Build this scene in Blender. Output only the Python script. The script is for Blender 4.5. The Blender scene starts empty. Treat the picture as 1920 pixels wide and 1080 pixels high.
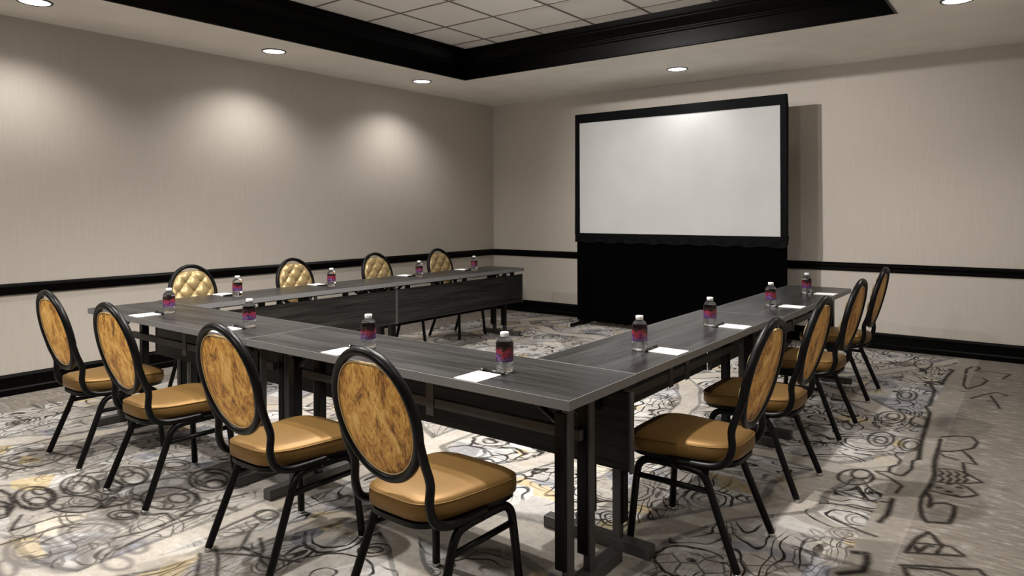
import bpy, bmesh, math, random
import numpy as np
from mathutils import Vector, Matrix

random.seed(7)
PI = math.pi
scene = bpy.context.scene
COL = scene.collection

# ------------------------------------------------------------------ camera
F_PX, HOR_Y, YAW, ROLL = 1303.96, 395.5, 0.6524, -0.0036
CAM = Vector((6.2295, -7.72, 1.385))
c_r = Vector((math.cos(YAW), math.sin(YAW), 0)); c_f = Vector((-math.sin(YAW), math.cos(YAW), 0)); c_u = Vector((0, 0, 1))
c_r, c_u = c_r*math.cos(ROLL) + c_u*math.sin(ROLL), -c_r*math.sin(ROLL) + c_u*math.cos(ROLL)
cd = bpy.data.cameras.new('camera'); cam = bpy.data.objects.new('camera', cd); COL.objects.link(cam)
cam.matrix_world = Matrix(((c_r.x, c_u.x, -c_f.x, CAM.x), (c_r.y, c_u.y, -c_f.y, CAM.y), (c_r.z, c_u.z, -c_f.z, CAM.z), (0, 0, 0, 1)))
cd.sensor_fit = 'HORIZONTAL'; cd.sensor_width = 36; cd.lens = F_PX*36/1920
cd.shift_y = (HOR_Y - 540)/1920
cd.clip_start = 0.02
scene.camera = cam

# ------------------------------------------------------------------ world, exposure
w = bpy.data.worlds.new('world'); scene.world = w; w.use_nodes = True
w.node_tree.nodes['Background'].inputs[0].default_value = (0.0, 0.0, 0.0, 1)
w.node_tree.nodes['Background'].inputs[1].default_value = 0.0
vs = scene.view_settings
vs.view_transform = 'Standard'; vs.look = 'None'; vs.gamma = 1.0; vs.use_curve_mapping = False
vs.exposure = 0.32
LAMP_W = 45.0          # soffit downlights
TRAY_W = 215.0          # assumed downlights in the tile ceiling, added for their light
LAMP_COL = (1.0, 0.955, 0.90)

# ------------------------------------------------------------------ room numbers (metres)
XR, YF = 6.35, -9.3            # right wall, front wall (left wall x=0, back wall y=0)
ZC, ZT, ZTOP = 2.877, 3.20, 3.34
TX0, TX1, TY0, TY1 = 0.995, 5.35, -7.56, -1.745      # ceiling tray opening

# ------------------------------------------------------------------ materials
MATS = {}
def new_mat(name):
    m = bpy.data.materials.new(name); m.use_nodes = True
    nt = m.node_tree; b = nt.nodes['Principled BSDF']; MATS[name] = m
    return m, nt, b
class NB:
    """small helper that adds nodes"""
    def __init__(s, nt): s.nt = nt
    def n(s, t, **kw):
        nd = s.nt.nodes.new(t)
        for k, v in kw.items(): setattr(nd, k, v)
        return nd
    def link(s, a, b): s.nt.links.new(a, b)
    def val(s, inp, v):
        if hasattr(v, 'is_output') or isinstance(v, bpy.types.NodeSocket): s.link(v, inp)
        else: inp.default_value = v
    def math(s, op, a, b=0.0, c=None, clamp=False):
        nd = s.n('ShaderNodeMath', operation=op, use_clamp=clamp)
        s.val(nd.inputs[0], a); s.val(nd.inputs[1], b)
        if c is not None: s.val(nd.inputs[2], c)
        return nd.outputs[0]
    def vmath(s, op, a, b):
        nd = s.n('ShaderNodeVectorMath', operation=op); s.val(nd.inputs[0], a); s.val(nd.inputs[1], b); return nd.outputs[0]
    def mix(s, f, a, b):
        nd = s.n('ShaderNodeMix', data_type='RGBA'); s.val(nd.inputs[0], f); s.val(nd.inputs[6], a); s.val(nd.inputs[7], b); return nd.outputs[2]
    def step(s, v, lo, hi):
        nd = s.n('ShaderNodeMapRange', interpolation_type='SMOOTHSTEP'); s.val(nd.inputs[0], v); nd.inputs[1].default_value = lo; nd.inputs[2].default_value = hi; return nd.outputs[0]
    def noise(s, vec, scale, detail=2.0, rough=.5, dist=0.0):
        nd = s.n('ShaderNodeTexNoise'); s.link(vec, nd.inputs['Vector']); nd.inputs['Scale'].default_value = scale; nd.inputs['Detail'].default_value = detail; nd.inputs['Roughness'].default_value = rough; nd.inputs['Distortion'].default_value = dist; return nd
    def voro(s, vec, scale, feature='F1', rnd=1.0):
        nd = s.n('ShaderNodeTexVoronoi', feature=feature); s.link(vec, nd.inputs['Vector']); nd.inputs['Scale'].default_value = scale; nd.inputs['Randomness'].default_value = rnd; return nd
    def mapping(s, vec, scale=(1, 1, 1), loc=(0, 0, 0), rot=(0, 0, 0)):
        nd = s.n('ShaderNodeMapping'); s.link(vec, nd.inputs[0]); nd.inputs[1].default_value = loc; nd.inputs[2].default_value = rot; nd.inputs[3].default_value = scale; return nd.outputs[0]
    def ramp(s, fac, stops):
        nd = s.n('ShaderNodeValToRGB'); s.link(fac, nd.inputs[0]); cr = nd.color_ramp
        while len(cr.elements) < len(stops): cr.elements.new(.5)
        for e, (p, c) in zip(cr.elements, stops): e.position = p; e.color = (*c, 1)
        return nd.outputs[0]
    def bump(s, h, strength, dist=.01):
        nd = s.n('ShaderNodeBump'); s.link(h, nd.inputs['Height']); nd.inputs['Strength'].default_value = strength; nd.inputs['Distance'].default_value = dist; return nd.outputs[0]

def plain(name, col, rough=.5, metal=0.0, spec=.5, coat=0.0, noise=None, bump=0.0):
    m, nt, b = new_mat(name); nb = NB(nt)
    b.inputs['Roughness'].default_value = rough; b.inputs['Metallic'].default_value = metal
    b.inputs['Specular IOR Level'].default_value = spec; b.inputs['Coat Weight'].default_value = coat
    tc = nb.n('ShaderNodeTexCoord').outputs['Object']
    nz = nb.noise(tc, noise or 40.0, 3.0)
    d = .12
    nb.link(nb.mix(nz.outputs[0], (*[c*(1-d) for c in col], 1), (*[min(1, c*(1+d)) for c in col], 1)), b.inputs['Base Color'])
    if bump: nb.link(nb.bump(nz.outputs[0], bump), b.inputs['Normal'])
    return m

def emit(name, col, strength):
    m, nt, b = new_mat(name)
    b.inputs['Base Color'].default_value = (.8, .8, .8, 1)
    b.inputs['Emission Color'].default_value = (*col, 1); b.inputs['Emission Strength'].default_value = strength
    return m

plain('black_metal', (.0018, .0018, .002), .36, 0, .2)
plain('dark_metal', (.03, .029, .028), .45, .3)
plain('grey_metal', (.075, .072, .07), .45, .5)
plain('chrome', (.6, .6, .6), .2, 1.0)
plain('black_gloss', (.0009, .0008, .0008), .34, 0, .07, noise=8)
plain('black_trim', (.001, .001, .001), .4, 0, .08, noise=6)
plain('soffit_paint', (.90, .865, .81), .85, noise=3)
plain('tile_face', (.86, .835, .80), .9, noise=160, bump=.15)
plain('grid_metal', (.17, .155, .14), .6)
plain('white_plastic', (.82, .82, .82), .4)
plain('paper', (.88, .88, .87), .8)
plain('black_plastic', (.006, .006, .007), .25)
plain('screen_white', (.45, .455, .46), .75, noise=2)
plain('drape_black', (.0008, .0008, .001), .95, 0, .02)
plain('frame_black', (.0016, .0017, .0024), .6, 0, .06, noise=18, bump=.5)
plain('edge_grey', (.15, .15, .153), .45)
plain('panel_edge', (.055, .054, .053), .45)
plain('piping_gold', (.42, .30, .15), .35)
emit('lamp_glow', (1.0, .96, .9), 6.0)

def wall_mat(name, col):
    m, nt, b = new_mat(name); nb = NB(nt)
    tc = nb.n('ShaderNodeTexCoord').outputs['Object']
    v = nb.noise(nb.mapping(tc, (60, 60, 1.4)), 2.0, 3.0)
    h = nb.noise(nb.mapping(tc, (3, 3, 120)), 2.0, 2.0)
    big = nb.noise(tc, 1.3, 2.0)
    f = nb.math('ADD', nb.math('MULTIPLY', v.outputs[0], .65), nb.math('MULTIPLY', h.outputs[0], .35))
    c = nb.mix(nb.step(f, .3, .7), (*[x*.94 for x in col], 1), (*[min(1, x*1.05) for x in col], 1))
    c = nb.mix(nb.math('MULTIPLY', big.outputs[0], .3), c, (*[col[0]*.93, col[1]*.94, col[2]*.97], 1))
    nb.link(c, b.inputs['Base Color']); b.inputs['Roughness'].default_value = .7; b.inputs['Specular IOR Level'].default_value = .25
    nb.link(nb.bump(f, .12, .004), b.inputs['Normal'])
    return m
wall_mat('wallpaper', (.50, .458, .41))

def wood_mat(name, dark, light, rough, spec=.5):
    m, nt, b = new_mat(name); nb = NB(nt)
    tc = nb.n('ShaderNodeTexCoord').outputs['Object']
    g = nb.noise(nb.mapping(tc, (1.5, 45, 45)), 1.6, 5.0, .65, .4)
    g2 = nb.noise(nb.mapping(tc, (.8, 12, 12)), 1.5, 3.0)
    f = nb.math('ADD', nb.math('MULTIPLY', g.outputs[0], .6), nb.math('MULTIPLY', g2.outputs[0], .4))
    nb.link(nb.mix(nb.step(f, .36, .66), (*dark, 1), (*light, 1)), b.inputs['Base Color'])
    b.inputs['Roughness'].default_value = rough; b.inputs['Specular IOR Level'].default_value = spec
    nb.link(nb.bump(g.outputs[0], .06, .003), b.inputs['Normal'])
    return m
wood_mat('table_laminate', (.004, .0041, .0042), (.036, .0362, .037), .30, .22)
wood_mat('panel_laminate', (.004, .0038, .0036), (.026, .0245, .023), .45, .25)

def velvet_mat():
    m, nt, b = new_mat('mottled_velvet'); nb = NB(nt)
    tc = nb.n('ShaderNodeTexCoord').outputs['Object']
    oi = nb.n('ShaderNodeObjectInfo')
    off = nb.n('ShaderNodeCombineXYZ'); nb.link(nb.math('MULTIPLY', oi.outputs['Random'], 9.0), off.inputs[0]); nb.link(nb.math('MULTIPLY', oi.outputs['Random'], 31.0), off.inputs[2])
    p = nb.vmath('ADD', tc, off.outputs[0])
    a = nb.noise(nb.mapping(p, (1.5, 1, .8)), 9.0, 7.0, .74, .8)
    s = nb.noise(nb.mapping(p, (2.6, 1, .6)), 75.0, 4.0, .75)
    f = nb.math('ADD', nb.math('MULTIPLY', a.outputs[0], .64), nb.math('MULTIPLY', s.outputs[0], .36))
    c = nb.ramp(f, [(.37, (.030, .010, .002)), (.43, (.17, .060, .006)), (.48, (.46, .205, .026)), (.54, (.72, .39, .080)), (.64, (.92, .63, .24))])
    nb.link(c, b.inputs['Base Color']); b.inputs['Roughness'].default_value = .55
    b.inputs['Sheen Weight'].default_value = .12; b.inputs['Sheen Tint'].default_value = (.9, .6, .3, 1)
    nb.link(nb.bump(f, .25, .004), b.inputs['Normal'])
velvet_mat()

def vinyl(name, col, rough):
    m, nt, b = new_mat(name); nb = NB(nt)
    tc = nb.n('ShaderNodeTexCoord').outputs['Object']
    nz = nb.noise(tc, 9.0, 3.0); fine = nb.noise(tc, 260.0, 2.0)
    nb.link(nb.mix(nz.outputs[0], (*[c*.88 for c in col], 1), (*[c*1.12 for c in col], 1)), b.inputs['Base Color'])
    b.inputs['Roughness'].default_value = rough; b.inputs['Metallic'].default_value = .40; b.inputs['Specular IOR Level'].default_value = .2
    nb.link(nb.bump(fine.outputs[0], .05, .002), b.inputs['Normal'])
vinyl('seat_vinyl', (.185, .105, .033), .44)
vinyl('tuft_vinyl', (.36, .265, .13), .36)

def bottle_mats():
    m, nt, b = new_mat('clear_bottle')
    b.inputs['Base Color'].default_value = (.96, .97, 1.0, 1); b.inputs['Transmission Weight'].default_value = 1.0
    b.inputs['Roughness'].default_value = .03; b.inputs['IOR'].default_value = 1.34
    m, nt, b = new_mat('bottle_label'); nb = NB(nt)
    tc = nb.n('ShaderNodeTexCoord').outputs['Object']
    d = nb.noise(tc, 22.0, 2.0, .5, 1.2)
    sx = nb.n('ShaderNodeSeparateXYZ'); nb.link(tc, sx.inputs[0])
    zz = nb.math('ADD', nb.math('MULTIPLY', nb.math('SUBTRACT', sx.outputs[2], .044), 16.5), nb.math('MULTIPLY', nb.math('SUBTRACT', d.outputs[0], .5), 1.5))
    c = nb.ramp(zz, [(.0, (.05, .02, .08)), (.16, (.15, .07, .20)), (.26, (.02, .005, .03)), (.38, (.11, .02, .08)), (.5, (.23, .008, .02)), (.66, (.12, .005, .012)), (.80, (.012, .002, .004)), (1.0, (.006, .003, .004))])
    wv = nb.noise(tc, 38.0, 1.0, .5, 2.0)
    ln = nb.math('SUBTRACT', 1.0, nb.step(nb.math('ABSOLUTE', nb.math('SUBTRACT', wv.outputs[0], .52)), .008, .03))
    zone = nb.math('MULTIPLY', nb.step(zz, .25, .45), nb.math('SUBTRACT', 1.0, nb.step(zz, .62, .8)))
    c = nb.mix(nb.math('MULTIPLY', nb.math('MULTIPLY', ln, zone), .4), c, (.45, .18, .26, 1))
    nb.link(c, b.inputs['Base Color']); b.inputs['Roughness'].default_value = .3
bottle_mats()

def carpet_mat():
    m, nt, b = new_mat('doodle_carpet'); nb = NB(nt)
    geo = nb.n('ShaderNodeTexCoord').outputs['Object']
    sep = nb.n('ShaderNodeSeparateXYZ'); nb.link(geo, sep.inputs[0])
    X, Y = sep.outputs[0], sep.outputs[1]
    flat = nb.n('ShaderNodeCombineXYZ'); nb.link(X, flat.inputs[0]); nb.link(Y, flat.inputs[1]); P = flat.outputs[0]
    def warp(p, scale, amt, seed):
        nz = nb.noise(nb.mapping(p, loc=(seed, seed*.7, 0)), scale, 1.0)
        d = nb.vmath('SUBTRACT', nz.outputs['Color'], (.5, .5, .5))
        sc = nb.n('ShaderNodeVectorMath', operation='SCALE'); nb.link(d, sc.inputs[0]); sc.inputs['Scale'].default_value = amt
        return nb.vmath('ADD', p, sc.outputs[0])
    def line(v, centre, w0, w1):
        return nb.math('SUBTRACT', 1.0, nb.step(nb.math('ABSOLUTE', nb.math('SUBTRACT', v, centre)), w0, w1))
    def inv(a): return nb.math('SUBTRACT', 1.0, a)
    def mul(a, c): return nb.math('MULTIPLY', a, c)
    def mx(a, c): return nb.math('MAXIMUM', a, c)
    # figures drawn one by one (red: line, green: soft band, blue: where they replace the repeat)
    at = nb.n('ShaderNodeAttribute', attribute_name='drawn'); asep = nb.n('ShaderNodeSeparateColor'); nb.link(at.outputs['Color'], asep.inputs[0])
    # large ovals with concentric hand-drawn outlines
    W = warp(warp(P, 1.8, .16, 3.1), 9.0, .035, 6.3)
    va = nb.voro(W, 2.3, rnd=.85); da = va.outputs['Distance']
    cellsep = nb.n('ShaderNodeSeparateColor'); nb.link(va.outputs['Color'], cellsep.inputs[0])
    big = mx(mx(line(da, .40, .008, .018), mul(line(da, .345, .005, .013), nb.step(cellsep.outputs[1], .3, .34))), mx(mul(line(da, .25, .007, .016), nb.step(cellsep.outputs[2], .25, .3)), line(da, .13, .006, .015)))
    big = mul(big, nb.step(cellsep.outputs[0], .18, .22))
    inside = mul(inv(nb.step(da, .39, .41)), nb.step(cellsep.outputs[0], .18, .22))
    # small ovals scattered between and over them
    W2 = warp(P, 4.0, .10, 8.8)
    vb = nb.voro(W2, 4.6); db = vb.outputs['Distance']
    cb = nb.n('ShaderNodeSeparateColor'); nb.link(vb.outputs['Color'], cb.inputs[0])
    small = mul(mx(mx(line(db, .33, .013, .03), line(db, .24, .010, .025)), line(db, .12, .010, .025)), nb.step(cb.outputs[0], .52, .55))
    # flowing contour scribbles drawn out along the room
    n1 = nb.noise(nb.mapping(warp(P, 5.0, .10, 9.0), (1.5, .6, 1), rot=(0, 0, .25)), 2.6, 1.2, .45)
    cont = line(nb.math('PINGPONG', nb.math('MULTIPLY', n1.outputs[0], 14.0), .5), 0.0, .06, .13)
    n2 = nb.noise(nb.mapping(warp(P, 7.0, .07, 5.0), (.9, 1.5, 1), rot=(0, 0, -.3)), 3.4, 1.0)
    cont2 = line(nb.math('PINGPONG', nb.math('MULTIPLY', n2.outputs[0], 9.0), .5), 0.0, .055, .12)
    vn = nb.voro(warp(P, 9.0, .03, 2.0), 12.0, 'DISTANCE_TO_EDGE'); net = line(vn.outputs['Distance'], 0.0, .03, .07)
    zone = nb.noise(nb.mapping(P, loc=(4.2, 8.1, 0)), 1.1, 1.0)
    zone2 = nb.noise(nb.mapping(P, loc=(14.2, 1.1, 0)), 1.3, 1.0)
    z_cont = mul(nb.step(zone.outputs[0], .40, .46), inv(mul(inside, .8))); z_net = nb.step(zone2.outputs[0], .60, .63); z_c2 = mul(inv(nb.step(zone2.outputs[0], .46, .52)), inv(mul(inside, .6)))
    ink = mx(big, mx(mul(small, inv(mul(inside, .35))), mul(cont, z_cont)))
    ink = mx(ink, mx(mul(net, mul(z_net, .75)), mul(cont2, z_c2)))
    fade = nb.noise(nb.mapping(P, loc=(1.5, 2.5, 0)), 3.2, 3.0, .6)
    ink = nb.math('MULTIPLY', ink, nb.math('ADD', .35, nb.math('MULTIPLY', nb.step(fade.outputs[0], .34, .52), .65)))
    # plain ribbons that cross the pattern
    vr = nb.voro(warp(P, 1.1, .5, 7.0), .55, 'DISTANCE_TO_EDGE'); straight = nb.math('ABSOLUTE', nb.math('SUBTRACT', X, 3.33)); rd = nb.math('MINIMUM', vr.outputs['Distance'], nb.math('MULTIPLY', straight, .55)); riv = line(rd, 0.0, .030, .038)
    rivedge = line(rd, .042, .004, .010)
    ink = nb.math('MAXIMUM', nb.math('MULTIPLY', ink, nb.math('SUBTRACT', 1.0, riv)), nb.math('MULTIPLY', rivedge, .55))
    # colour patches
    base_n = nb.noise(P, 7.0, 4.0, .6); fine = nb.noise(P, 150.0, 2.0, .7); slub = nb.noise(nb.mapping(P, (5, 60, 1)), 1.6, 3.0, .6)
    base = nb.mix(base_n.outputs[0], (.21, .192, .170, 1), (.45, .425, .39, 1))
    base = nb.mix(nb.math('MULTIPLY', nb.step(cellsep.outputs[1], .55, .6), .55), base, (.50, .49, .475, 1))
    pz = nb.step(nb.noise(nb.mapping(P, loc=(3, 3, 0)), 1.7, 2.0).outputs[0], .50, .58)
    base = nb.mix(nb.math('MULTIPLY', nb.math('MULTIPLY', nb.step(cellsep.outputs[2], .60, .64), pz), .75), base, (.235, .245, .275, 1))
    vs2 = nb.voro(warp(P, 6.0, .08, 11.0), 6.5); cs2 = nb.n('ShaderNodeSeparateColor'); nb.link(vs2.outputs['Color'], cs2.inputs[0])
    base = nb.mix(nb.math('MULTIPLY', nb.step(cs2.outputs[0], .90, .92), .7), base, (.52, .40, .20, 1))
    base = nb.mix(nb.math('MULTIPLY', nb.math('MULTIPLY', nb.step(cs2.outputs[1], .82, .85), pz), .8), base, (.19, .205, .25, 1))
    base = nb.mix(nb.math('MULTIPLY', nb.step(cs2.outputs[2], .80, .83), .5), base, (.62, .62, .61, 1))
    base = nb.mix(nb.math('MULTIPLY', riv, .8), base, (.40, .365, .32, 1))
    # plain border towards the right-hand wall and the back wall, straight ribbon before it
    field = nb.math('SUBTRACT', 1.0, nb.step(X, 5.600, 5.612))
    field = nb.math('MULTIPLY', field, nb.step(X, .50, .52))
    field = nb.math('MULTIPLY', field, nb.math('SUBTRACT', 1.0, nb.step(Y, -.12, -.10)))
    plainc = nb.mix(nb.step(slub.outputs[0], .35, .65), (.14, .124, .105, 1), (.235, .21, .182, 1))
    ribbon = nb.math('MULTIPLY', nb.step(X, 5.60, 5.61), nb.math('SUBTRACT', 1.0, nb.step(X, 5.755, 5.765)))
    plainc = nb.mix(nb.math('MULTIPLY', ribbon, .7), plainc, (.30, .275, .24, 1))
    base = nb.mix(field, plainc, base); ink = nb.math('MULTIPLY', ink, field)
    mott = nb.noise(P, 34.0, 4.0, .7); mott2 = nb.noise(nb.mapping(P, (1, 2.2, 1)), 11.0, 3.0, .65)
    base = nb.mix(mul(nb.step(mott.outputs[0], .42, .70), .30), base, (.17, .15, .13, 1))
    base = nb.mix(mul(nb.step(mott2.outputs[0], .50, .72), .32), base, (.56, .545, .52, 1))
    base = nb.mix(mul(nb.step(fine.outputs[0], .35, .75), .16), base, (.16, .14, .12, 1))
    ink = mul(mx(mul(ink, inv(mul(asep.outputs[2], .30))), asep.outputs[0]), nb.math('ADD', .72, mul(nb.step(mott.outputs[0], .32, .46), .28)))
    base = nb.mix(asep.outputs[1], base, (.13, .12, .115, 1))
    col = nb.mix(nb.math('MULTIPLY', ink, .96), base, (.012, .0095, .008, 1))
    nb.link(col, b.inputs['Base Color']); b.inputs['Roughness'].default_value = .95; b.inputs['Specular IOR Level'].default_value = .1
    nb.link(nb.bump(fine.outputs[0], .25, .004), b.inputs['Normal'])
carpet_mat()

# ------------------------------------------------------------------ mesh helpers
def mesh(name, verts, faces, mat, smooth=False):
    me = bpy.data.meshes.new(name); me.from_pydata([tuple(v) for v in verts], [], faces); me.validate(); me.update()
    bm = bmesh.new(); bm.from_mesh(me); bmesh.ops.recalc_face_normals(bm, faces=bm.faces); bm.to_mesh(me); bm.free()
    if smooth: me.polygons.foreach_set('use_smooth', [True]*len(me.polygons))
    if mat: me.materials.append(MATS[mat])
    return me
def obj(name, me, parent=None, loc=(0, 0, 0), rot=(0, 0, 0)):
    o = bpy.data.objects.new(name, me); COL.objects.link(o); o.location = loc; o.rotation_euler = rot
    if parent: o.parent = parent
    return o
def tag(o, label=None, cat=None, group=None, kind=None):
    if label: o['label'] = label
    if cat: o['category'] = cat
    if group: o['group'] = group
    if kind: o['kind'] = kind
    return o
def thing(name, label, cat, loc=(0, 0, 0), rz=0.0, group=None):
    o = bpy.data.objects.new(name, None); COL.objects.link(o); o.location = loc; o.rotation_euler = (0, 0, rz); o.empty_display_size = .1
    return tag(o, label, cat, group)
class MB:
    def __init__(s): s.v = []; s.f = []
    def add(s, v, f):
        k = len(s.v); s.v += [Vector(p) for p in v]; s.f += [[i + k for i in q] for q in f]; return s
    def box(s, x0, x1, y0, y1, z0, z1):
        return s.add([(x0, y0, z0), (x1, y0, z0), (x1, y1, z0), (x0, y1, z0), (x0, y0, z1), (x1, y0, z1), (x1, y1, z1), (x0, y1, z1)],
                     [(0, 3, 2, 1), (4, 5, 6, 7), (0, 1, 5, 4), (1, 2, 6, 5), (2, 3, 7, 6), (3, 0, 4, 7)])
    def tube(s, path, r, sides=10, closed=False, ry=None, cap=True):
        P = [Vector(p) for p in path]; n = len(P); ry = ry or r; v = []; f = []
        def tan(i):
            if closed: return (P[(i+1) % n] - P[i-1]).normalized()
            return (P[min(i+1, n-1)] - P[max(i-1, 0)]).normalized()
        t = tan(0); a = t.orthogonal().normalized()
        for ref in (Vector((0, 1, 0)), Vector((1, 0, 0)), Vector((0, 0, 1))):
            if abs(ref.dot(t)) < .8: a = (ref - t*ref.dot(t)).normalized(); break
        for i in range(n):
            t = tan(i); a = (a - t*a.dot(t)).normalized(); bb = t.cross(a)
            for k in range(sides):
                an = 2*PI*(k+.5)/sides; v.append(P[i] + a*(math.cos(an)*r) + bb*(math.sin(an)*ry))
        m = n if closed else n-1
        for i in range(m):
            for k in range(sides):
                j = (i+1) % n; f.append((i*sides+k, i*sides+(k+1) % sides, j*sides+(k+1) % sides, j*sides+k))
        if not closed and cap:
            f.append(tuple(range(sides))[::-1]); f.append(tuple((n-1)*sides+k for k in range(sides)))
        return s.add(v, f)
    def lathe(s, prof, seg=24):
        v = []; f = []
        for r, z in prof:
            for k in range(seg): v.append((r*math.cos(2*PI*k/seg), r*math.sin(2*PI*k/seg), z))
        for i in range(len(prof)-1):
            for k in range(seg): f.append((i*seg+k, i*seg+(k+1) % seg, (i+1)*seg+(k+1) % seg, (i+1)*seg+k))
        f.append(tuple(range(seg))[::-1]); f.append(tuple((len(prof)-1)*seg+k for k in range(seg)))
        return s.add(v, f)
    def mesh(s, name, mat, smooth=False, bevel=0.0, seg=2):
        me = mesh(name, s.v, s.f, mat, smooth)
        if bevel:
            bm = bmesh.new(); bm.from_mesh(me); bmesh.ops.remove_doubles(bm, verts=bm.verts, dist=1e-6)
            bmesh.ops.bevel(bm, geom=[e for e in bm.edges if e.is_manifold and e.calc_face_angle(0) > .5], offset=bevel, segments=seg, affect='EDGES', profile=.6)
            bm.to_mesh(me); bm.free()
        return me
def spline(pts, n=6):
    P = [Vector(p) for p in pts]; out = []
    for i in range(len(P)-1):
        p0 = P[max(i-1, 0)]; p1 = P[i]; p2 = P[i+1]; p3 = P[min(i+2, len(P)-1)]
        for k in range(n):
            t = k/n; out.append(.5*((2*p1) + (p2-p0)*t + (2*p0-5*p1+4*p2-p3)*t*t + (-p0+3*p1-3*p2+p3)*t**3))
    return out + [P[-1]]
def sweep_rect(prof, x0, x1, y0, y1):
    """closed mitred moulding: prof = (inset, z) points, inset pushes towards the inside of the rectangle"""
    v = []; f = []; n = len(prof)
    for i, z in prof: v += [(x0+i, y0+i, z), (x1-i, y0+i, z), (x1-i, y1-i, z), (x0+i, y1-i, z)]
    for i in range(n):
        j = (i+1) % n
        for k in range(4): f.append((i*4+k, i*4+(k+1) % 4, j*4+(k+1) % 4, j*4+k))
    return v, f

def floor_point(px, py, z=0.0):
    d = c_f + c_r*((px-960)/F_PX) - c_u*((py-HOR_Y)/F_PX)
    return CAM + d*((z-CAM.z)/d.z)

# ------------------------------------------------------------------ shell
def structure(o): o['kind'] = 'structure'; return o
# carpet: finer grid where single drawn figures show along the right-hand border
xs = np.unique(np.concatenate([np.linspace(0, .9, 6), np.arange(.9, 4.6, .011), np.linspace(4.6, 5.05, 6), np.arange(5.05, 6.13, .008), np.linspace(6.13, XR, 3)]))
ys = np.unique(np.concatenate([np.linspace(YF, -7.3, 6), np.arange(-7.3, -5.2, .010), np.arange(-5.2, -.25, .008), np.linspace(-.25, 0, 3)]))
gx, gy = np.meshgrid(xs, ys); nx, ny = len(xs), len(ys)
idx = np.arange(nx*ny).reshape(ny, nx)
quads = np.stack([idx[:-1, :-1], idx[:-1, 1:], idx[1:, 1:], idx[1:, :-1]], -1).reshape(-1, 4)
fm = bpy.data.meshes.new('floor')
fm.vertices.add(nx*ny); fm.vertices.foreach_set('co', np.stack([gx.ravel(), gy.ravel(), np.zeros(nx*ny)], -1).ravel().astype(np.float32))
fm.loops.add(quads.size); fm.loops.foreach_set('vertex_index', quads.ravel().astype(np.int32))
fm.polygons.add(len(quads)); fm.polygons.foreach_set('loop_start', np.arange(0, quads.size, 4, dtype=np.int32)); fm.polygons.foreach_set('loop_total', np.full(len(quads), 4, np.int32))
fm.update(); fm.validate()
def za(u, v): return (1560+u/4.908, 640+v/4.908)
def zb(u, v): return (1560+u/4.5, 840+v/4.5)
def ell(z, cx, cy, rx, ry, n=22): return [z(cx+rx*math.cos(2*PI*k/n), cy+ry*math.sin(2*PI*k/n)) for k in range(n+1)]
INK = []   # (points in the photograph's pixels, half width in metres)
def ink(z, pts, w=.006): INK.append(([z(*p) for p in pts], w))
ink(zb, [(900, 0), (870, 90), (862, 170), (870, 230), (840, 300), (790, 370)], .012)
ink(zb, [(790, 370), (752, 420), (745, 500), (760, 580), (800, 625), (990, 635), (1028, 560), (1035, 490), (960, 465), (850, 465), (815, 500), (835, 430), (800, 375)], .010)
ink(zb, [(885, 175), (1000, 180), (1120, 205), (1270, 290), (1150, 298), (990, 298), (870, 285)], .005)
ink(zb, [(830, 360), (960, 390), (1080, 415), (1160, 410), (1230, 395), (1140, 330), (1080, 310)], .005)
for u, v in [(900, 335), (985, 368), (1075, 335), (1045, 403), (985, 305)]: ink(zb, [(u-8, v), (u+8, v)], .013)
for k in range(4): ink(zb, [(905+68*k, 190+6*k), (940+68*k, 212+6*k), (905+68*k, 235+4*k), (940+68*k, 258+2*k), (910+68*k, 288)], .004)
ink(zb, [(1110, 30), (1165, 80), (1220, 140), (1140, 125)], .006); ink(zb, [(1105, 125), (1120, 205)], .006)
ink(zb, [(905, 25), (1000, 30), (1130, 15), (1190, 0)], .004); ink(zb, [(900, 40), (960, 75), (1060, 100)], .003)
ink(zb, [(625, 880), (660, 830), (720, 760), (815, 710), (860, 745), (900, 800), (940, 820)], .010)
ink(zb, [(940, 820), (1010, 835), (1120, 912), (900, 900), (625, 880)], .008)
ink(zb, [(680, 800), (940, 820)], .005); ink(zb, [(690, 820), (735, 885)], .010); ink(zb, [(740, 870), (800, 825), (850, 830)], .009); ink(zb, [(930, 825), (880, 895)], .007)
ink(zb, [(580, 990), (760, 995), (1010, 1015), (1240, 1025), (1300, 1085)], .008); ink(zb, [(610, 1010), (640, 1085)], .010); ink(zb, [(650, 1010), (900, 1030), (1060, 1085)], .004)
ink(zb, [(740, 0), (720, 95), (680, 110), (670, 180), (600, 232), (540, 225), (480, 200), (490, 160), (560, 140), (580, 100), (530, 60), (550, 35), (640, 40)], .007)
ink(zb, [(370, 200), (470, 240), (590, 320), (540, 380)], .007); ink(zb, [(370, 195), (470, 200), (580, 235)], .005)
ink(zb, [(510, 430), (470, 560), (400, 625)], .012); ink(zb, [(0, 580), (100, 640), (280, 715), (370, 745)], .007); ink(zb, [(0, 345), (160, 400), (300, 440), (500, 460)], .006)
ink(zb, [(180, 880), (290, 890), (300, 960), (260, 1040), (60, 1060)], .014)
for a in [(200, 245, 150, 65), (245, 220, 80, 40)]: INK.append((ell(zb, *a), .005))
ink(za, [(1115, 265), (1060, 320), (1000, 400), (940, 395), (900, 380), (920, 420), (945, 450), (930, 500), (895, 590), (860, 600), (900, 660), (880, 740), (840, 860), (815, 960), (800, 1085)], .012)
ink(za, [(960, 235), (1000, 270), (1100, 270)], .007)
for a in [(690, 500, 90, 50), (680, 495, 50, 28), (545, 700, 130, 55), (560, 690, 60, 28), (800, 740, 80, 50), (450, 900, 120, 65), (450, 910, 60, 35), (720, 950, 105, 60), (725, 955, 70, 38), (840, 210, 80, 40)]: INK.append((ell(za, *a), .006))
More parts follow.
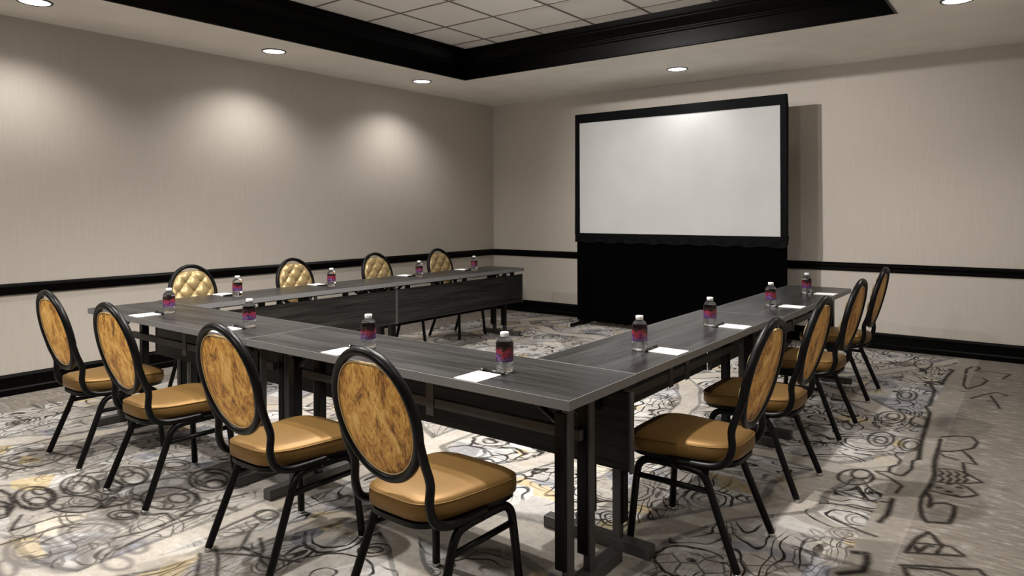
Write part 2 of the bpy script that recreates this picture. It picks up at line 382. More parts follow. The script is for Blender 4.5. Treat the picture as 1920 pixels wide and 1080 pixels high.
ink(za, [(1230, 300), (1240, 255), (1290, 235), (1350, 235), (1360, 255), (1320, 270)], .009); ink(za, [(1340, 280), (1500, 285), (1640, 305), (1570, 345), (1650, 355)], .006)
ink(za, [(1230, 310), (1210, 400), (1240, 440), (1380, 400), (1430, 360), (1390, 340)], .005); ink(za, [(1175, 455), (1230, 465)], .008)
ink(za, [(1280, 525), (1400, 490), (1520, 468), (1620, 500), (1560, 505)], .006); ink(za, [(1460, 500), (1520, 580), (1545, 620)], .007); ink(za, [(1430, 545), (1480, 555)], .006)
ink(za, [(1000, 880), (1150, 870), (1290, 880), (1340, 930), (1300, 985), (1150, 1010), (1000, 1015)], .005); ink(za, [(1000, 900), (975, 1000), (960, 1085)], .010); ink(za, [(1200, 1010), (1270, 1060), (1290, 1085)], .006)
ink(za, [(350, 215), (560, 205), (700, 180), (780, 145), (920, 150)], .008)
# left foreground
def zc(u, v): return (u/3.2, 750+v/3.2)
for p, w_ in [([(100, 110), (150, 75), (250, 35), (330, 15), (350, 40), (320, 60), (230, 65)], .006), ([(0, 180), (200, 120), (400, 60)], .004), ([(0, 230), (300, 140), (560, 90)], .004),
              ([(0, 310), (270, 240), (500, 190), (700, 150)], .004), ([(0, 370), (100, 395), (230, 400), (330, 370), (400, 330), (560, 290)], .008), ([(0, 400), (90, 420), (170, 400)], .006), ([(0, 345), (150, 310), (280, 300)], .005),
              ([(80, 330), (120, 320)], .005), ([(80, 355), (120, 345)], .005), ([(170, 335), (210, 325)], .005), ([(170, 360), (215, 350)], .005), ([(0, 460), (100, 420), (260, 390)], .007),
              ([(100, 600), (130, 645), (200, 662), (260, 650)], .006), ([(560, 270), (620, 230), (720, 220), (900, 190)], .006), ([(640, 260), (800, 215), (1000, 170)], .004),
              ([(600, 650), (680, 580), (700, 590), (620, 650), (760, 620), (800, 590), (870, 610), (860, 640)], .006), ([(300, 670), (420, 640), (560, 640), (640, 590)], .005), ([(0, 540), (60, 570), (80, 640), (40, 700)], .010),
              ([(80, 780), (200, 745), (340, 700), (480, 690)], .006), ([(0, 870), (160, 820), (330, 770), (480, 740)], .006), ([(130, 690), (90, 740), (60, 790)], .004),
              ([(700, 900), (850, 830), (1050, 740), (1200, 690)], .005), ([(680, 830), (860, 790), (1050, 720), (1150, 660)], .006), ([(860, 690), (1000, 680), (1040, 720), (960, 760)], .009), ([(1080, 690), (1180, 640), (1330, 600), (1480, 560)], .006), ([(1090, 700), (1250, 680), (1360, 640)], .007),
              ([(1280, 800), (1400, 740), (1500, 700), (1600, 660)], .007), ([(1180, 1056), (1195, 980), (1200, 920)], .006), ([(1300, 1056), (1310, 950), (1290, 880)], .005), ([(1500, 790), (1450, 880), (1600, 950), (1800, 970)], .005), ([(1330, 920), (1500, 930), (1700, 960)], .004), ([(1560, 830), (1580, 900), (1560, 960), (1640, 1020)], .005),
              ([(440, 520), (520, 440), (640, 430), (760, 400)], .006), ([(380, 560), (420, 480), (500, 430)], .008), ([(860, 380), (1000, 350), (1180, 330)], .005), ([(900, 410), (1080, 400), (1160, 370)], .005), ([(1100, 560), (1180, 560), (1200, 610), (1120, 650)], .005)]: ink(zc, p, w_)
for a, w_ in [((210, 585, 125, 65), .010), ((225, 580, 88, 45), .006), ((240, 545, 45, 22), .006), ((230, 610, 60, 26), .004), ((0, 660, 60, 50), .009), ((5, 665, 38, 28), .006), ((480, 515, 115, 60), .009), ((470, 525, 72, 35), .008), ((650, 520, 80, 45), .008), ((680, 520, 55, 28), .005),
              ((780, 455, 110, 55), .006), ((750, 440, 50, 22), .006), ((800, 470, 70, 35), .004), ((450, 625, 160, 50), .005), ((740, 690, 90, 28), .006), ((750, 690, 60, 16), .004), ((1010, 590, 165, 66), .006), ((1070, 590, 62, 26), .006), ((1270, 480, 135, 66), .008), ((1270, 480, 98, 45), .006), ((1290, 505, 60, 26), .004), ((1050, 390, 92, 32), .006), ((1050, 392, 66, 20), .004), ((400, 300, 100, 28), .006), ((1600, 690, 70, 30), .005)]: INK.append((ell(zc, *a), w_))
LEFTBROWN = [(ell(zc, *a), w_) for a, w_ in [((580, 790, 215, 75), .014), ((560, 790, 150, 48), .008), ((660, 780, 52, 22), .007), ((200, 910, 165, 92), .014), ((200, 910, 120, 62), .008), ((160, 965, 48, 26), .012), ((600, 880, 95, 52), .022), ((400, 960, 115, 62), .022), ((820, 885, 60, 34), .012), ((40, 1010, 60, 50), .012), ((700, 980, 90, 40), .010)]]
GREY = [([za(*p) for p in [(1060, 680), (1020, 760), (1010, 810), (1100, 830)]], .035), ([za(*p) for p in [(1150, 670), (1210, 690)]], .03), ([za(*p) for p in [(1300, 590), (1450, 560)]], .05), ([zb(*p) for p in [(830, 560), (920, 540)]], .03)]
def raster(strokes):
    out = np.zeros(nx*ny, np.float32); vx, vy = gx.ravel(), gy.ravel()
    for pts, hw in strokes:
        hw = max(hw, .0078)
        q = [floor_point(*p) for p in pts]
        for a, b2 in zip(q[:-1], q[1:]):
            m = hw*2.5+.01
            sel = np.where((vx > min(a.x, b2.x)-m) & (vx < max(a.x, b2.x)+m) & (vy > min(a.y, b2.y)-m) & (vy < max(a.y, b2.y)+m))[0]
            if not len(sel): continue
            d = np.array([b2.x-a.x, b2.y-a.y]); L = max(float(d@d), 1e-9)
            t = np.clip(((vx[sel]-a.x)*d[0] + (vy[sel]-a.y)*d[1])/L, 0, 1)
            dist = np.hypot(vx[sel]-a.x-t*d[0], vy[sel]-a.y-t*d[1])
            out[sel] = np.maximum(out[sel], np.clip(1.35 - dist/(hw*1.35), 0, 1))
    return out
at = fm.color_attributes.new('drawn', 'FLOAT_COLOR', 'POINT')
rgba = np.zeros((nx*ny, 4), np.float32); rgba[:, 0] = raster(INK); rgba[:, 1] = np.maximum(raster(GREY)*.6, raster(LEFTBROWN)*.8)
ax, ay = gx.ravel()-CAM.x, gy.ravel()-CAM.y
dv = ax*c_f.x+ay*c_f.y; dv = np.where(np.abs(dv) < .05, .05, dv)
ppx = 960+F_PX*(ax*c_r.x+ay*c_r.y-CAM.z*c_r.z)/dv; ppy = HOR_Y-F_PX*(ax*c_u.x+ay*c_u.y-CAM.z*c_u.z)/dv
rgba[:, 2] = np.clip((560-ppx)/60, 0, 1)*np.clip((ppy-745)/30, 0, 1)*(dv > .1)*(gx.ravel() > .9); rgba[:, 3] = 1
at.data.foreach_set('color', rgba.ravel())
fm.materials.append(MATS['doodle_carpet'])
structure(obj('floor', fm))

T = .12
structure(obj('wall_left', MB().box(-T, 0, YF-T, T, 0, ZTOP).mesh('wall_left', 'wallpaper')))
structure(obj('wall_back', MB().box(0, XR, 0, T, 0, ZTOP).mesh('wall_back', 'wallpaper')))
structure(obj('wall_right', MB().box(XR, XR+T, YF-T, T, 0, ZTOP).mesh('wall_right', 'wallpaper')))
structure(obj('wall_front', MB().box(0, XR, YF-T, YF, 0, ZTOP).mesh('wall_front', 'wallpaper')))

# mouldings: profile as (distance from wall, z)
BASE = [(0, 0), (.022, 0), (.022, .045), (.014, .056), (.014, .118), (.019, .126), (.019, .140), (.011, .150), (.007, .1605), (0, .1605)]
RAIL = [(0, .762), (.014, .762), (.018, .774), (.018, .795), (.026, .803), (.030, .818), (.030, .826), (.020, .836), (.012, .847), (0, .847)]
def moulding(side, prof, name, mat):
    m = MB(); n = len(prof); v = []
    for d, z in prof:
        v += {'left': [(d, YF+d, z), (d, -d, z)], 'back': [(d, -d, z), (XR-d, -d, z)], 'right': [(XR-d, -d, z), (XR-d, YF+d, z)], 'front': [(XR-d, YF+d, z), (d, YF+d, z)]}[side]
    f = [(2*i, 2*i+1, 2*((i+1) % n)+1, 2*((i+1) % n)) for i in range(n)] + [tuple(2*i for i in range(n)), tuple(2*i+1 for i in range(n))]
    m.add(v, f); return structure(obj(name, m.mesh(name, mat)))
for k, s in enumerate(('left', 'back', 'right', 'front')):
    moulding(s, BASE, 'baseboard_'+s, 'black_trim'); moulding(s, RAIL, 'trim_%d' % (k+1), 'black_trim')

# ceiling: dropped soffit ring, tile ceiling in the tray
m = MB()
for b in ((0, XR, TY1, 0), (0, XR, YF, TY0), (0, TX0, TY0, TY1), (TX1, XR, TY0, TY1)): m.box(*b, ZC, ZTOP)
ceiling = structure(obj('ceiling', m.mesh('ceiling', 'soffit_paint')))
CROWN = [(-.006, ZC-.004), (.012, ZC-.004), (.016, ZC+.002), (.016, ZC+.014), (.008, ZC+.018), (.008, ZC+.140), (.020, ZC+.150), (.020, ZC+.162), (.028, ZC+.168), (.028, ZC+.180), (.036, ZC+.186), (.046, ZC+.205), (.064, ZC+.232), (.076, ZC+.250), (.076, ZC+.262), (.090, ZC+.272), (.096, ZC+.290), (.096, ZT), (-.006, ZT)]
v, f = sweep_rect(CROWN, TX0, TX1, TY0, TY1)
structure(obj('trim_5', MB().add(v, f).mesh('trim_5', 'black_gloss')))
TS, GX, GY = .605, 2.146, -2.055
gxs = [GX + TS*k for k in range(-2, 6)]; gys = [GY - TS*k for k in range(0, 10)]
ex = [TX0+.02] + [g for g in gxs if TX0+.02 < g < TX1-.02] + [TX1-.02]
ey = [TY0+.02] + sorted(g for g in gys if TY0+.02 < g < TY1-.02) + [TY1-.02]
tile_cache = {}
for i in range(len(ex)-1):
    for j in range(len(ey)-1):
        a, b2 = ex[i+1]-ex[i]-.018, ey[j+1]-ey[j]-.018
        if a < .02 or b2 < .02: continue
        key = (round(a, 3), round(b2, 3))
        if key not in tile_cache: tile_cache[key] = MB().box(-a/2, a/2, -b2/2, b2/2, 0, .015).mesh('ceiling_tile', 'tile_face')
        obj('ceiling_tile', tile_cache[key], ceiling, ((ex[i]+ex[i+1])/2, (ey[j]+ey[j+1])/2, ZT+.004))
for g in ex[1:-1]: obj('grid_bar', MB().box(g-.011, g+.011, TY0, TY1, ZT, ZT+.022).mesh('grid_bar', 'grid_metal'), ceiling)
for g in ey[1:-1]: obj('grid_bar', MB().box(TX0, TX1, g-.0105, g+.0105, ZT+.0008, ZT+.021).mesh('grid_bar', 'grid_metal'), ceiling)
obj('ceiling_deck', MB().box(TX0, TX1, TY0, TY1, ZT+.03, ZTOP).mesh('ceiling_deck', 'grid_metal'), ceiling)

# ------------------------------------------------------------------ recessed downlights
ring_me = MB().lathe([(.094, -.001), (.094, -.006), (.098, -.010), (.108, -.008), (.112, -.001)], 40)
ring_me.f = ring_me.f[:-2]
ring_me = ring_me.mesh('trim_ring', 'grey_metal', True)
disc_me = MB().lathe([(.095, -.0045), (.095, -.002)], 40).mesh('lens', 'lamp_glow')
def downlight(x, y, z, watts, label, group, size=136, blend=.75, aim=None):
    t = thing('recessed_downlight', label, 'ceiling light', (x, y, z), 0, group)
    obj('trim_ring', ring_me, t); obj('lens', disc_me, t)
    ld = bpy.data.lights.new('downlight_beam', 'SPOT'); ld.energy = watts; ld.color = LAMP_COL; ld.spot_size = math.radians(size); ld.spot_blend = blend; ld.shadow_soft_size = .05
    lo = bpy.data.objects.new('downlight_beam', ld); COL.objects.link(lo); lo.parent = t; lo.location = (0, 0, -.03)
    if aim: lo.location = (0, 0, -.06); lo.rotation_euler = (Vector(aim) - Vector((x, y, z))).to_track_quat('-Z', 'Y').to_euler()
    return t
g1 = 'recessed downlights along the ceiling border'
downlight(.575, -5.86, ZC, LAMP_W, 'round downlight at the top left corner, cut by the picture edge', g1)
downlight(.560, -3.93, ZC, LAMP_W, 'round lit downlight above the middle of the left wall', g1)
downlight(.575, -2.01, ZC, LAMP_W, 'smaller round downlight near the room corner, left of the black tray corner', g1)
downlight(3.168, -.834, ZC, LAMP_W*.4, 'round lit downlight above the projection screen', g1)
downlight(5.75, -1.86, ZC, LAMP_W*1.4, 'downlight at the top right, barely showing at the picture edge', g1)
g2 = 'recessed downlights outside the picture'
for (x, y, k) in ((5.75, -3.93, .55), (5.75, -5.86, .5), (5.75, -7.79, .3), (.575, -7.79, 1.0)):
    downlight(x, y, ZC, LAMP_W*k, 'assumed round downlight in the tile ceiling, outside the picture', g2)
for (x, y) in ((2.45, -4.25), (3.95, -4.60), (2.45, -6.2), (3.95, -5.6)):  # assumed, unseen lamps put in to light tables, floor and ceiling bounce
    downlight(x, y, ZT, TRAY_W, 'assumed round downlight in the tile ceiling, outside the picture', g2, 125, .6)

for (x, y, z, watts, aim, size, lab) in (  # unseen accent lamps added to light chair backs, table edges, screen and back wall
    (1.75, -8.3, ZC, 210.0, (3.0, -3.5, .7), 90, 'added tilted downlight, unseen behind the camera on the left'),
    (4.40, -8.6, ZC, 100.0, (3.2, -3.5, .7), 90, 'added tilted downlight, unseen straight behind the camera'),
    (2.30, -5.3, ZT, 600.0, (3.6, -.2, 1.5), 62, 'added unseen spotlight in the tile ceiling, aimed at the screen')):
    downlight(x, y, z, watts, lab, g2, size, 1.0, aim)

# ------------------------------------------------------------------ projection screen
sc = thing('projection_screen', 'large white fast-fold projection screen with black frame and black skirt', 'screen', (2.947, -.50, 0))
hw = 1.245
fr = MB()
fr.box(-hw, hw, -.025, .025, 2.442, 2.55); fr.box(-hw, hw, -.025, .025, 1.03, 1.115)
fr.box(-hw, -hw+.061, -.025, .025, 1.115, 2.442); fr.box(hw-.065, hw, -.025, .025, 1.115, 2.442)
obj('frame', fr.mesh('frame', 'frame_black', bevel=.006), sc)
obj('projection_surface', MB().box(-hw+.058, hw-.062, -.018, -.012, 1.11, 2.446).mesh('projection_surface', 'screen_white'), sc)
def cloth(x0, x1, z0, z1, amp, per, nxs, nzs, y, sag=0.0):
    v = []; f = []
    for j in range(nzs+1):
        for i in range(nxs+1):
            t = i/nxs; x = x0+(x1-x0)*t; z = z1+(z0-z1)*j/nzs
            if j == nzs: z += sag*math.sin(t*per*PI*1.3)
            v.append((x, y+amp*(j/nzs+.3)*math.sin(t*per*2*PI+.6*math.sin(t*17)), z))
    for j in range(nzs):
        for i in range(nxs): k = j*(nxs+1)+i; f.append((k, k+1, k+nxs+2, k+nxs+1))
    k = len(v); v += [(p[0], p[1]+.006, p[2]) for p in v]; f += [tuple(i+k for i in q)[::-1] for q in f]
    return MB().add(v, f)
obj('skirt', cloth(-hw+.01, hw-.005, .055, 1.05, .012, 22, 176, 4, .0).mesh('skirt', 'drape_black', True), sc)
obj('valance', cloth(-hw, hw, 1.005, 1.06, .004, 14, 120, 2, -.030, .008).mesh('valance', 'frame_black', True), sc)
for sx in (-1, 1):
    obj('support_leg', MB().box(sx*(hw-.05)-.02, sx*(hw-.05)+.02, .03, .065, .03, 2.40).mesh('support_leg', 'black_metal', bevel=.004), sc)
    obj('foot', MB().tube([(sx*(hw-.05), -.20, .022), (sx*(hw-.05), .24, .022)], .022, 10).box(sx*(hw-.05)-.03, sx*(hw-.05)+.03, .0, .08, .0, .05).mesh('foot', 'black_metal', bevel=.003), sc)

# ------------------------------------------------------------------ training tables
ZTAB = .75
def make_table(label, cx, cy, rz, L, W=.482, ins=(.092, .092)):
    """length along local x, people sit on local -y, modesty panel on local +y"""
    t = thing('training_table', label, 'table', (cx, cy, 0), rz, 'narrow training tables set in a U')
    h, d = L/2, W/2
    top = obj('tabletop', MB().box(-h+.003, h-.003, -d+.003, d-.003, ZTAB-.034, ZTAB).mesh('tabletop', 'table_laminate', bevel=.0012, seg=1), t)
    eb = MB()
    for b in ((-h, h, -d, -d+.003), (-h, h, d-.003, d), (-h, -h+.003, -d+.003, d-.003), (h-.003, h, -d+.003, d-.003)): eb.box(*b, ZTAB-.0345, ZTAB-.0006)
    obj('edge_band', eb.mesh('edge_band', 'edge_grey'), top)
    mp = obj('modesty_panel', MB().box(-h+.006, h-.006, d-.038, d-.018, .375, .680).mesh('modesty_panel', 'panel_laminate', bevel=.002, seg=1), t)
    for s in (-1, 1): obj('edge_band', MB().box(min(s*(h-.012), s*h), max(s*(h-.012), s*h), d-.042, d-.016, .370, .684).mesh('edge_band', 'panel_edge', bevel=.004), mp)
    for k in range(5):
        x = -h+.16+(L-.32)*k/4
        obj('panel_bracket', MB().box(x-.025, x+.025, d-.055, d-.036, .60, ZTAB-.034).box(x-.05, x+.05, d-.09, d-.036, ZTAB-.040, ZTAB-.034).mesh('panel_bracket', 'black_metal'), t)
    obj('crossbar', MB().box(-h+.10, h-.10, -.015, .015, .535, .575).mesh('crossbar', 'grey_metal', bevel=.003), t)
    for x in (-.10, .10): obj('support_plate', MB().box(x-.022, x+.022, -.020, -.015, .50, ZTAB-.034).mesh('support_plate', 'grey_metal', bevel=.001, seg=1), t)
    obj('under_rail', MB().box(-h+.06, h-.06, -.13, -.10, ZTAB-.060, ZTAB-.034).box(-h+.06, h-.06, .08, .11, ZTAB-.060, ZTAB-.034).mesh('under_rail', 'black_metal'), t)
    for s in (-1, 1):
        x = s*(h-ins[0 if s < 0 else 1])
        leg = obj('leg', MB().box(x-.016, x+.016, .02, .055, .045, ZTAB-.045).mesh('leg', 'grey_metal', bevel=.003), t)
        lg2 = obj('leg', MB().box(x-.016, x+.016, -.125, -.09, .045, ZTAB-.045).mesh('leg', 'grey_metal', bevel=.003), t)
        obj('leg_sleeve', MB().box(x-s*.018-.022, x-s*.018+.022, -.135, -.085, .105, .665).mesh('leg_sleeve', 'black_metal', bevel=.004), lg2)
        obj('leg_sleeve', MB().box(x-s*.018-.022, x-s*.018+.022, .015, .06, .105, .665).mesh('leg_sleeve', 'black_metal', bevel=.004), leg)
        obj('foot', MB().box(x-.028, x+.028, -.262, .246, .002, .050).mesh('foot', 'grey_metal', bevel=.004), t)
        obj('top_bracket', MB().box(x-.04, x+.04, -.20, .17, ZTAB-.048, ZTAB-.034).mesh('top_bracket', 'black_metal'), t)
        xi = x-s*.17
        for yy in (-.108, .038): obj('fold_brace', MB().tube([(x, yy, .60), (xi, yy, ZTAB-.05)], .011, 8).mesh('fold_brace', 'black_metal'), t)
    return t
YA, YB = -5.7645, -5.2825
make_table('dark training table, left half of the row nearest the camera', (1.19+3.048)/2, (YA+YB)/2, 0, 3.048-1.19, ins=(.17, .058))
make_table('dark training table, right half of the row nearest the camera, at the near corner', (3.053+4.972)/2, (YA+YB)/2, 0, 4.972-3.053, ins=(.21, .092))
RXc = (4.488+4.970)/2
make_table('dark training table of the right row, joined to the near corner table', RXc, (-5.279-3.462)/2, PI/2, 5.279-3.462)
make_table('dark training table at the far end of the right row, beside the screen', RXc+.028, (-3.458-1.608)/2, PI/2, 3.458-1.608)
LXc = 1.625-.241
make_table('dark training table of the left row, joined to the near row', LXc, (-5.279-3.384)/2, -PI/2, 5.279-3.384)
make_table('dark training table at the far end of the left row, by the room corner', LXc, (-3.380-1.478)/2, -PI/2, 3.380-1.478)

# ------------------------------------------------------------------ chairs (face local +y)
BZ, BA, BB = .737, .186, .212
def back_y(z): return -.190 - (z-.47)*.25
def oval(t, a, b): return (a*math.cos(t), BZ+b*math.sin(t))
def make_chair():
    t = thing('banquet_chair', 'x', 'chair', group='oval-back chairs around the tables')
    fr = MB()
    fr.tube([(x, back_y(z), z) for x, z in [oval(2*PI*k/48, BA, BB) for k in range(48)]], .0180, 12, True, .0155)
    for s in (-1, 1):
        fr.tube(spline([(s*.182, back_y(.70), .70), (s*.1835, back_y(.66), .66), (s*.184, back_y(.61)+.003, .61), (s*.181, back_y(.54)+.012, .54), (s*.178, -.196, .47), (s*.179, -.175, .415), (s*.183, -.125, .388), (s*.188, -.05, .382), (s*.192, .06, .382)], 5), .0150, 10)
    obj('back_frame', fr.mesh('back_frame', 'black_metal', True), t)
    # panels: outline is the oval with a hand-hold dip at the top
    def outline(ang, a, b):
        x, z = a*math.cos(ang), b*math.sin(ang)
        if z > 0: z -= .024*math.exp(-(x/.075)**2)
        return x, BZ+z
    def panel(a, b, side, fn, rings, seg, name, mat):
        v = []; f = []
        for r in range(rings+1):
            q = r/rings
            for k in range(seg):
                x, z = outline(2*PI*k/seg, a, b); x *= q; z = BZ-.01+(z-BZ+.01)*q
                v.append((x, back_y(z)+side*fn(x, z, q), z))
        for r in range(rings):
            for k in range(seg): f.append((r*seg+k, r*seg+(k+1) % seg, (r+1)*seg+(k+1) % seg, (r+1)*seg+k))
        base = rings*seg; k0 = len(v)
        for k in range(seg):
            x, z = outline(2*PI*k/seg, a, b); v.append((x, back_y(z)-side*.002, z))
        for k in range(seg): f.append((base+k, base+(k+1) % seg, k0+(k+1) % seg, k0+k))
        f.append(tuple(k0+k for k in range(seg)))
        me = mesh(name, v, f, mat, True); bm = bmesh.new(); bm.from_mesh(me); bmesh.ops.remove_doubles(bm, verts=bm.verts, dist=1e-5); bm.to_mesh(me); bm.free()
        return me
    pa, pb = .1725, .1985
    bp = obj('back_panel', panel(pa, pb, -1, lambda x, z, q: .004+.010*(1-q**3), 10, 40, 'back_panel', 'mottled_velvet'), t)
    obj('piping', MB().tube([(x, back_y(z)-.006, z) for x, z in [outline(2*PI*k/48, pa-.002, pb-.002) for k in range(48)]], .0032, 6, True).mesh('piping', 'piping_gold', True), bp)
    DX, DZ, Z0 = .064, .070, BZ+.012
    def tuft(x, z, q):
        u = (x/DX + (z-Z0)/DZ)/1.0; w2 = (x/DX - (z-Z0)/DZ)/1.0
        a1, a2 = abs(math.sin(PI*u/1.0*.5*2/2)), abs(math.sin(PI*w2/1.0*.5*2/2))
        puff = (a1*a2)**.45
        edge = max(0.0, 1-q**6)
        return .006 + (.004+.032*(.25+.75*puff))*edge**.6
    BT = [(i*DX, Z0+j*DZ) for i in range(-3, 4) for j in range(-4, 5) if (i+j) % 2 == 0]
    tuft0 = tuft
    def tuft(x, z, q):
        return tuft0(x, z, q) - .010*sum(math.exp(-((x-a)**2+(z-c)**2)/.00016) for a, c in BT)*max(0, 1-q**4)
    tp = obj('tufted_pad', panel(pa, pb, 1, tuft, 34, 96, 'tufted_pad', 'tuft_vinyl'), t)
    bme = MB().lathe([(.0075, 0), (.007, .004), (.004, .007), (.0005, .0078)], 10).mesh('button', 'tuft_vinyl', True)
    for i in range(-3, 4):
        for j in range(-4, 5):
            if (i+j) % 2: continue
            x, z = i*DX, Z0+j*DZ
            if (x/pa)**2+((z-BZ)/pb)**2 > .74: continue
            obj('button', bme, tp, (x, back_y(z)+tuft(x, z, 0)-.001, z), (-PI/2-.2, 0, 0))
    # seat cushion
    def seat_out(k, n, ins):
        a = 2*PI*k/n; c, s = math.cos(a), math.sin(a); e = 2/4.2
        x = math.copysign(abs(c)**e, c); y = math.copysign(abs(s)**e, s)
        hwid = .192 + .030*y
        return x*(hwid-ins), .034 + y*(.236-ins)
    N = 44; prof = [(.012, .392), (.002, .400), (0, .425), (.001, .440), (.006, .452), (.018, .461), (.045, .467), (.09, .471), (.14, .473)]
    v = []; f = []
    for ins, z in prof:
        for k in range(N):
            x, y = seat_out(k, N, ins); v.append((x, y, z + (.010*((y-.03)/.25)**2*(1 if y < 0 else -1.0))))
    for i in range(len(prof)-1):
        for k in range(N): f.append((i*N+k, i*N+(k+1) % N, (i+1)*N+(k+1) % N, (i+1)*N+k))
    f.append(tuple(range(N))[::-1]); f.append(tuple((len(prof)-1)*N+k for k in range(N)))
    st = obj('seat', mesh('seat', v, f, 'seat_vinyl', True), t)
    pp = []
    for k in range(N):
        x, y = seat_out(k, N, .003); pp.append((x, y, .4495+(.010*((y-.03)/.25)**2*(1 if y < 0 else -1.0))))
    obj('piping', MB().tube(pp, .0026, 6, True).mesh('piping', 'seat_vinyl', True), st)
    v = []; f = []
    for ins, z in ((.016, .372), (.010, .376), (.010, .393)):
        for k in range(N): x, y = seat_out(k, N, ins); v.append((x, y, z))
    for i in range(2):
        for k in range(N): f.append((i*N+k, i*N+(k+1) % N, (i+1)*N+(k+1) % N, (i+1)*N+k))
    f.append(tuple(range(N))[::-1]); f.append(tuple(2*N+k for k in range(N)))
    obj('seat_frame', mesh('seat_frame', v, f, 'black_metal'), t)
    gme = MB().lathe([(.0165, 0), (.0165, .010), (.013, .016)], 12).mesh('foot_glide', 'chrome', True)
    for s in (-1, 1):
        for fy in (1, -1):
            if fy > 0: pts = [(s*.188, .03, .364), (s*.188, .12, .363), (s*.188, .165, .356), (s*.189, .192, .330), (s*.191, .202, .285), (s*.200, .214, .15), (s*.209, .225, .014)]
            else: pts = [(s*.188, .03, .364), (s*.188, -.035, .363), (s*.188, -.075, .354), (s*.189, -.100, .325), (s*.191, -.118, .28), (s*.201, -.174, .14), (s*.209, -.225, .014)]
            lg = obj('leg', MB().tube(spline(pts, 4), .0155, 10).mesh('leg', 'black_metal', True), t)
            obj('foot_glide', gme, lg, (s*.209, fy*.225, 0))
        obj('stretcher', MB().tube([(s*.192, .203, .290), (s*.192, -.116, .290)], .0115, 8).mesh('stretcher', 'black_metal', True), t)
    return t
chair0 = make_chair()
def copy_thing(o):
    c = o.copy(); COL.objects.link(c)
    for ch in o.children:
        d = ch.copy(); COL.objects.link(d); d.parent = c
        for g in ch.children:
            e = g.copy(); COL.objects.link(e); e.parent = d
    return c
fc = -5.975
SPOTS = [
 (1.912, fc+.030, 0, 'gold velvet oval-back chair at the near row, leftmost, closest to the left wall'),
 (2.732, fc+.000, 0, 'gold velvet oval-back chair at the near row, second from the left'),
 (3.720, fc-.015, 0, 'gold velvet oval-back chair at the near row, third from the left'),
 (4.545, fc+.005, 0, 'gold velvet oval-back chair closest to the camera, at the near table corner'),
 (5.083, -4.915, PI/2, 'gold oval-back chair at the right row closest to the camera, table shadow across its seat'),
 (5.072, -4.072, PI/2, 'gold oval-back chair at the right row, second from the camera'),
 (5.040, -3.035, PI/2, 'gold oval-back chair at the right row, third from the camera'),
 (5.000, -1.995, PI/2, 'gold oval-back chair at the far end of the right row, closest to the back wall'),
 (1.065, -4.845, -PI/2, 'tufted gold oval-back chair behind the left row, closest to the near table row'),
 (1.065, -3.880, -PI/2, 'tufted gold oval-back chair behind the left row, second from the near table row'),
 (1.065, -2.900, -PI/2, 'tufted gold oval-back chair behind the left row, third from the near table row'),
 (1.065, -1.965, -PI/2, 'tufted gold oval-back chair behind the left row, closest to the room corner')]
for i, (x, y, rz, lab) in enumerate(SPOTS):
    c = chair0 if i == 0 else copy_thing(chair0)
    c.location = (x, y, 0); c.rotation_euler = (0, 0, rz+random.uniform(-.02, .02)); c['label'] = lab

# ------------------------------------------------------------------ water bottles, note pads, pens
def make_bottle():
    t = thing('water_bottle', 'x', 'bottle', group='water bottles on the tables')
    kr, kz = 1.15, .93
    body = [(.024, .001), (.029, .004), (.0312, .012), (.0300, .020), (.0312, .028), (.0300, .036), (.0305, .045), (.0305, .112), (.0312, .118), (.0300, .124), (.0245, .136), (.0165, .144), (.0135, .148), (.0135, .152)]
    obj('bottle_body', MB().lathe([(r*kr, z*kz) for r, z in body], 28).mesh('bottle_body', 'clear_bottle', True), t)
    sleeve = MB().lathe([(.0309*kr, .047*kz), (.0309*kr, .111*kz)], 28); sleeve.f = sleeve.f[:-2]
    obj('label', sleeve.mesh('label', 'bottle_label', True), t)
    obj('cap', MB().lathe([(.0150*kr, .149*kz), (.0150*kr, .166*kz), (.0140*kr, .168*kz)], 24).mesh('cap', 'white_plastic', True), t)
    return t
bot0 = make_bottle()
pad_me = MB().box(-.0575, .0575, -.072, .072, 0, .004).mesh('notepad', 'paper', bevel=.0006, seg=1)
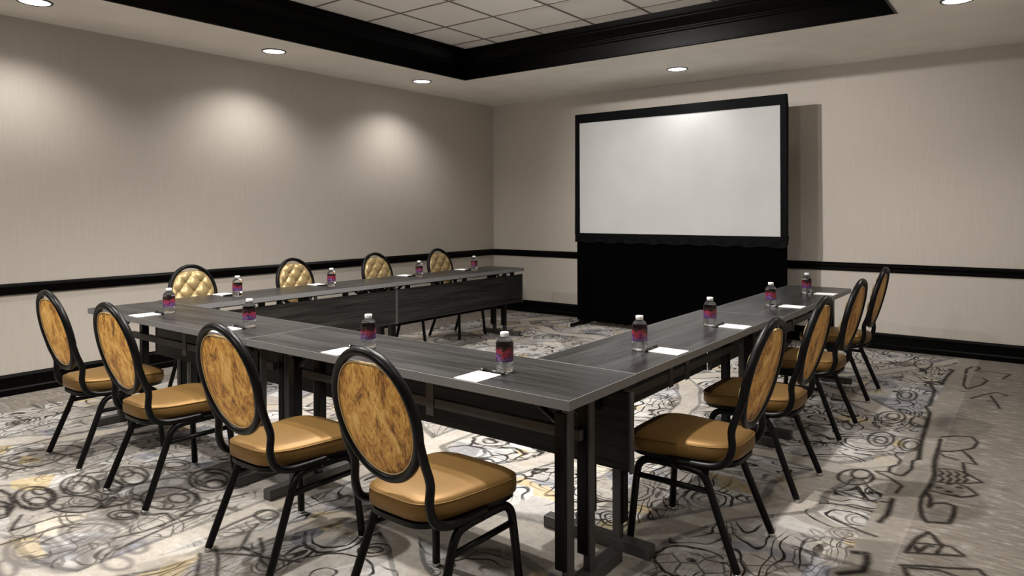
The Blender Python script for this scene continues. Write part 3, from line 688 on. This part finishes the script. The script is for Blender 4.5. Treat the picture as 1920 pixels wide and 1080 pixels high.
def make_pen():
    t = thing('ballpoint_pen', 'x', 'pen', group='pens beside the note pads')
    def ax(mb): mb.v = [Vector((p.z, p.x, p.y)) for p in mb.v]; return mb
    obj('barrel', ax(MB().lathe([(.0028, -.056), (.0060, -.050), (.0065, .0), (.0065, .058)], 12)).mesh('barrel', 'black_plastic', True), t)
    obj('tip', ax(MB().lathe([(.0008, -.067), (.0028, -.056)], 10)).mesh('tip', 'chrome', True), t)
    obj('clicker', ax(MB().lathe([(.0066, .058), (.0058, .066), (.0024, .068), (.0024, .074)], 10)).mesh('clicker', 'chrome', True), t)
    obj('clip', MB().box(.022, .062, -.0012, .0012, .0060, .0086).mesh('clip', 'black_plastic'), t)
    return t
pen0 = make_pen()
F4 = ('leftmost setting of the near row', 'second setting from the left on the near row', 'third setting from the left on the near row', 'setting at the right end of the near row')
R4 = ('setting of the right row closest to the camera', 'second setting from the camera on the right row', 'third setting from the camera on the right row', 'farthest setting of the right row')
L4 = ('setting of the left row closest to the near row', 'second setting from the near end of the left row', 'third setting from the near end of the left row', 'farthest setting of the left row by the corner')
SET = []   # bottle xy, pad xy + turn, pen xy + turn, words
for (x, y), wd in zip(((1.85, -5.552), (2.748, -5.553), (3.730, -5.553), (4.534, -5.552)), F4):
    SET.append(((x, y), (x-.026, -5.688, 0), (x-.012, -5.603, PI+random.uniform(-.05, .0)), wd))
for (x, y), wd in zip(((4.766, -4.850), (4.770, -4.017), (4.795, -3.023), (4.801, -2.168)), R4):
    SET.append(((x, y), (x+.124, y+.038, PI/2), (x+.0445, y+.024, PI/2+random.uniform(-.02, .02)), wd))
for (x, y), wd in zip(((1.421, -4.825), (1.424, -3.960), (1.421, -2.912), (1.395, -2.062)), L4):
    SET.append(((x, y), (1.225, y+.010, PI/2), (1.335, y-.012, PI/2+random.uniform(-.3, .1)), wd))
for i, ((bx, by), (qx, qy, qr), (px, py, pr), wd) in enumerate(SET):
    b = bot0 if i == 0 else copy_thing(bot0)
    b.location = (bx, by, ZTAB); b.rotation_euler = (0, 0, random.uniform(0, 6.28)); b['label'] = 'labelled water bottle, ' + wd
    tag(obj('notepad', pad_me, None, (qx, qy, ZTAB), (0, 0, qr+random.uniform(-.03, .03))), 'blank white notepad, ' + wd, 'notepad', 'white note pads on the tables')
    p = pen0 if i == 0 else copy_thing(pen0)
    p.location = (px, py, ZTAB+.0067); p.rotation_euler = (0, 0, pr); p['label'] = 'black pen, ' + wd
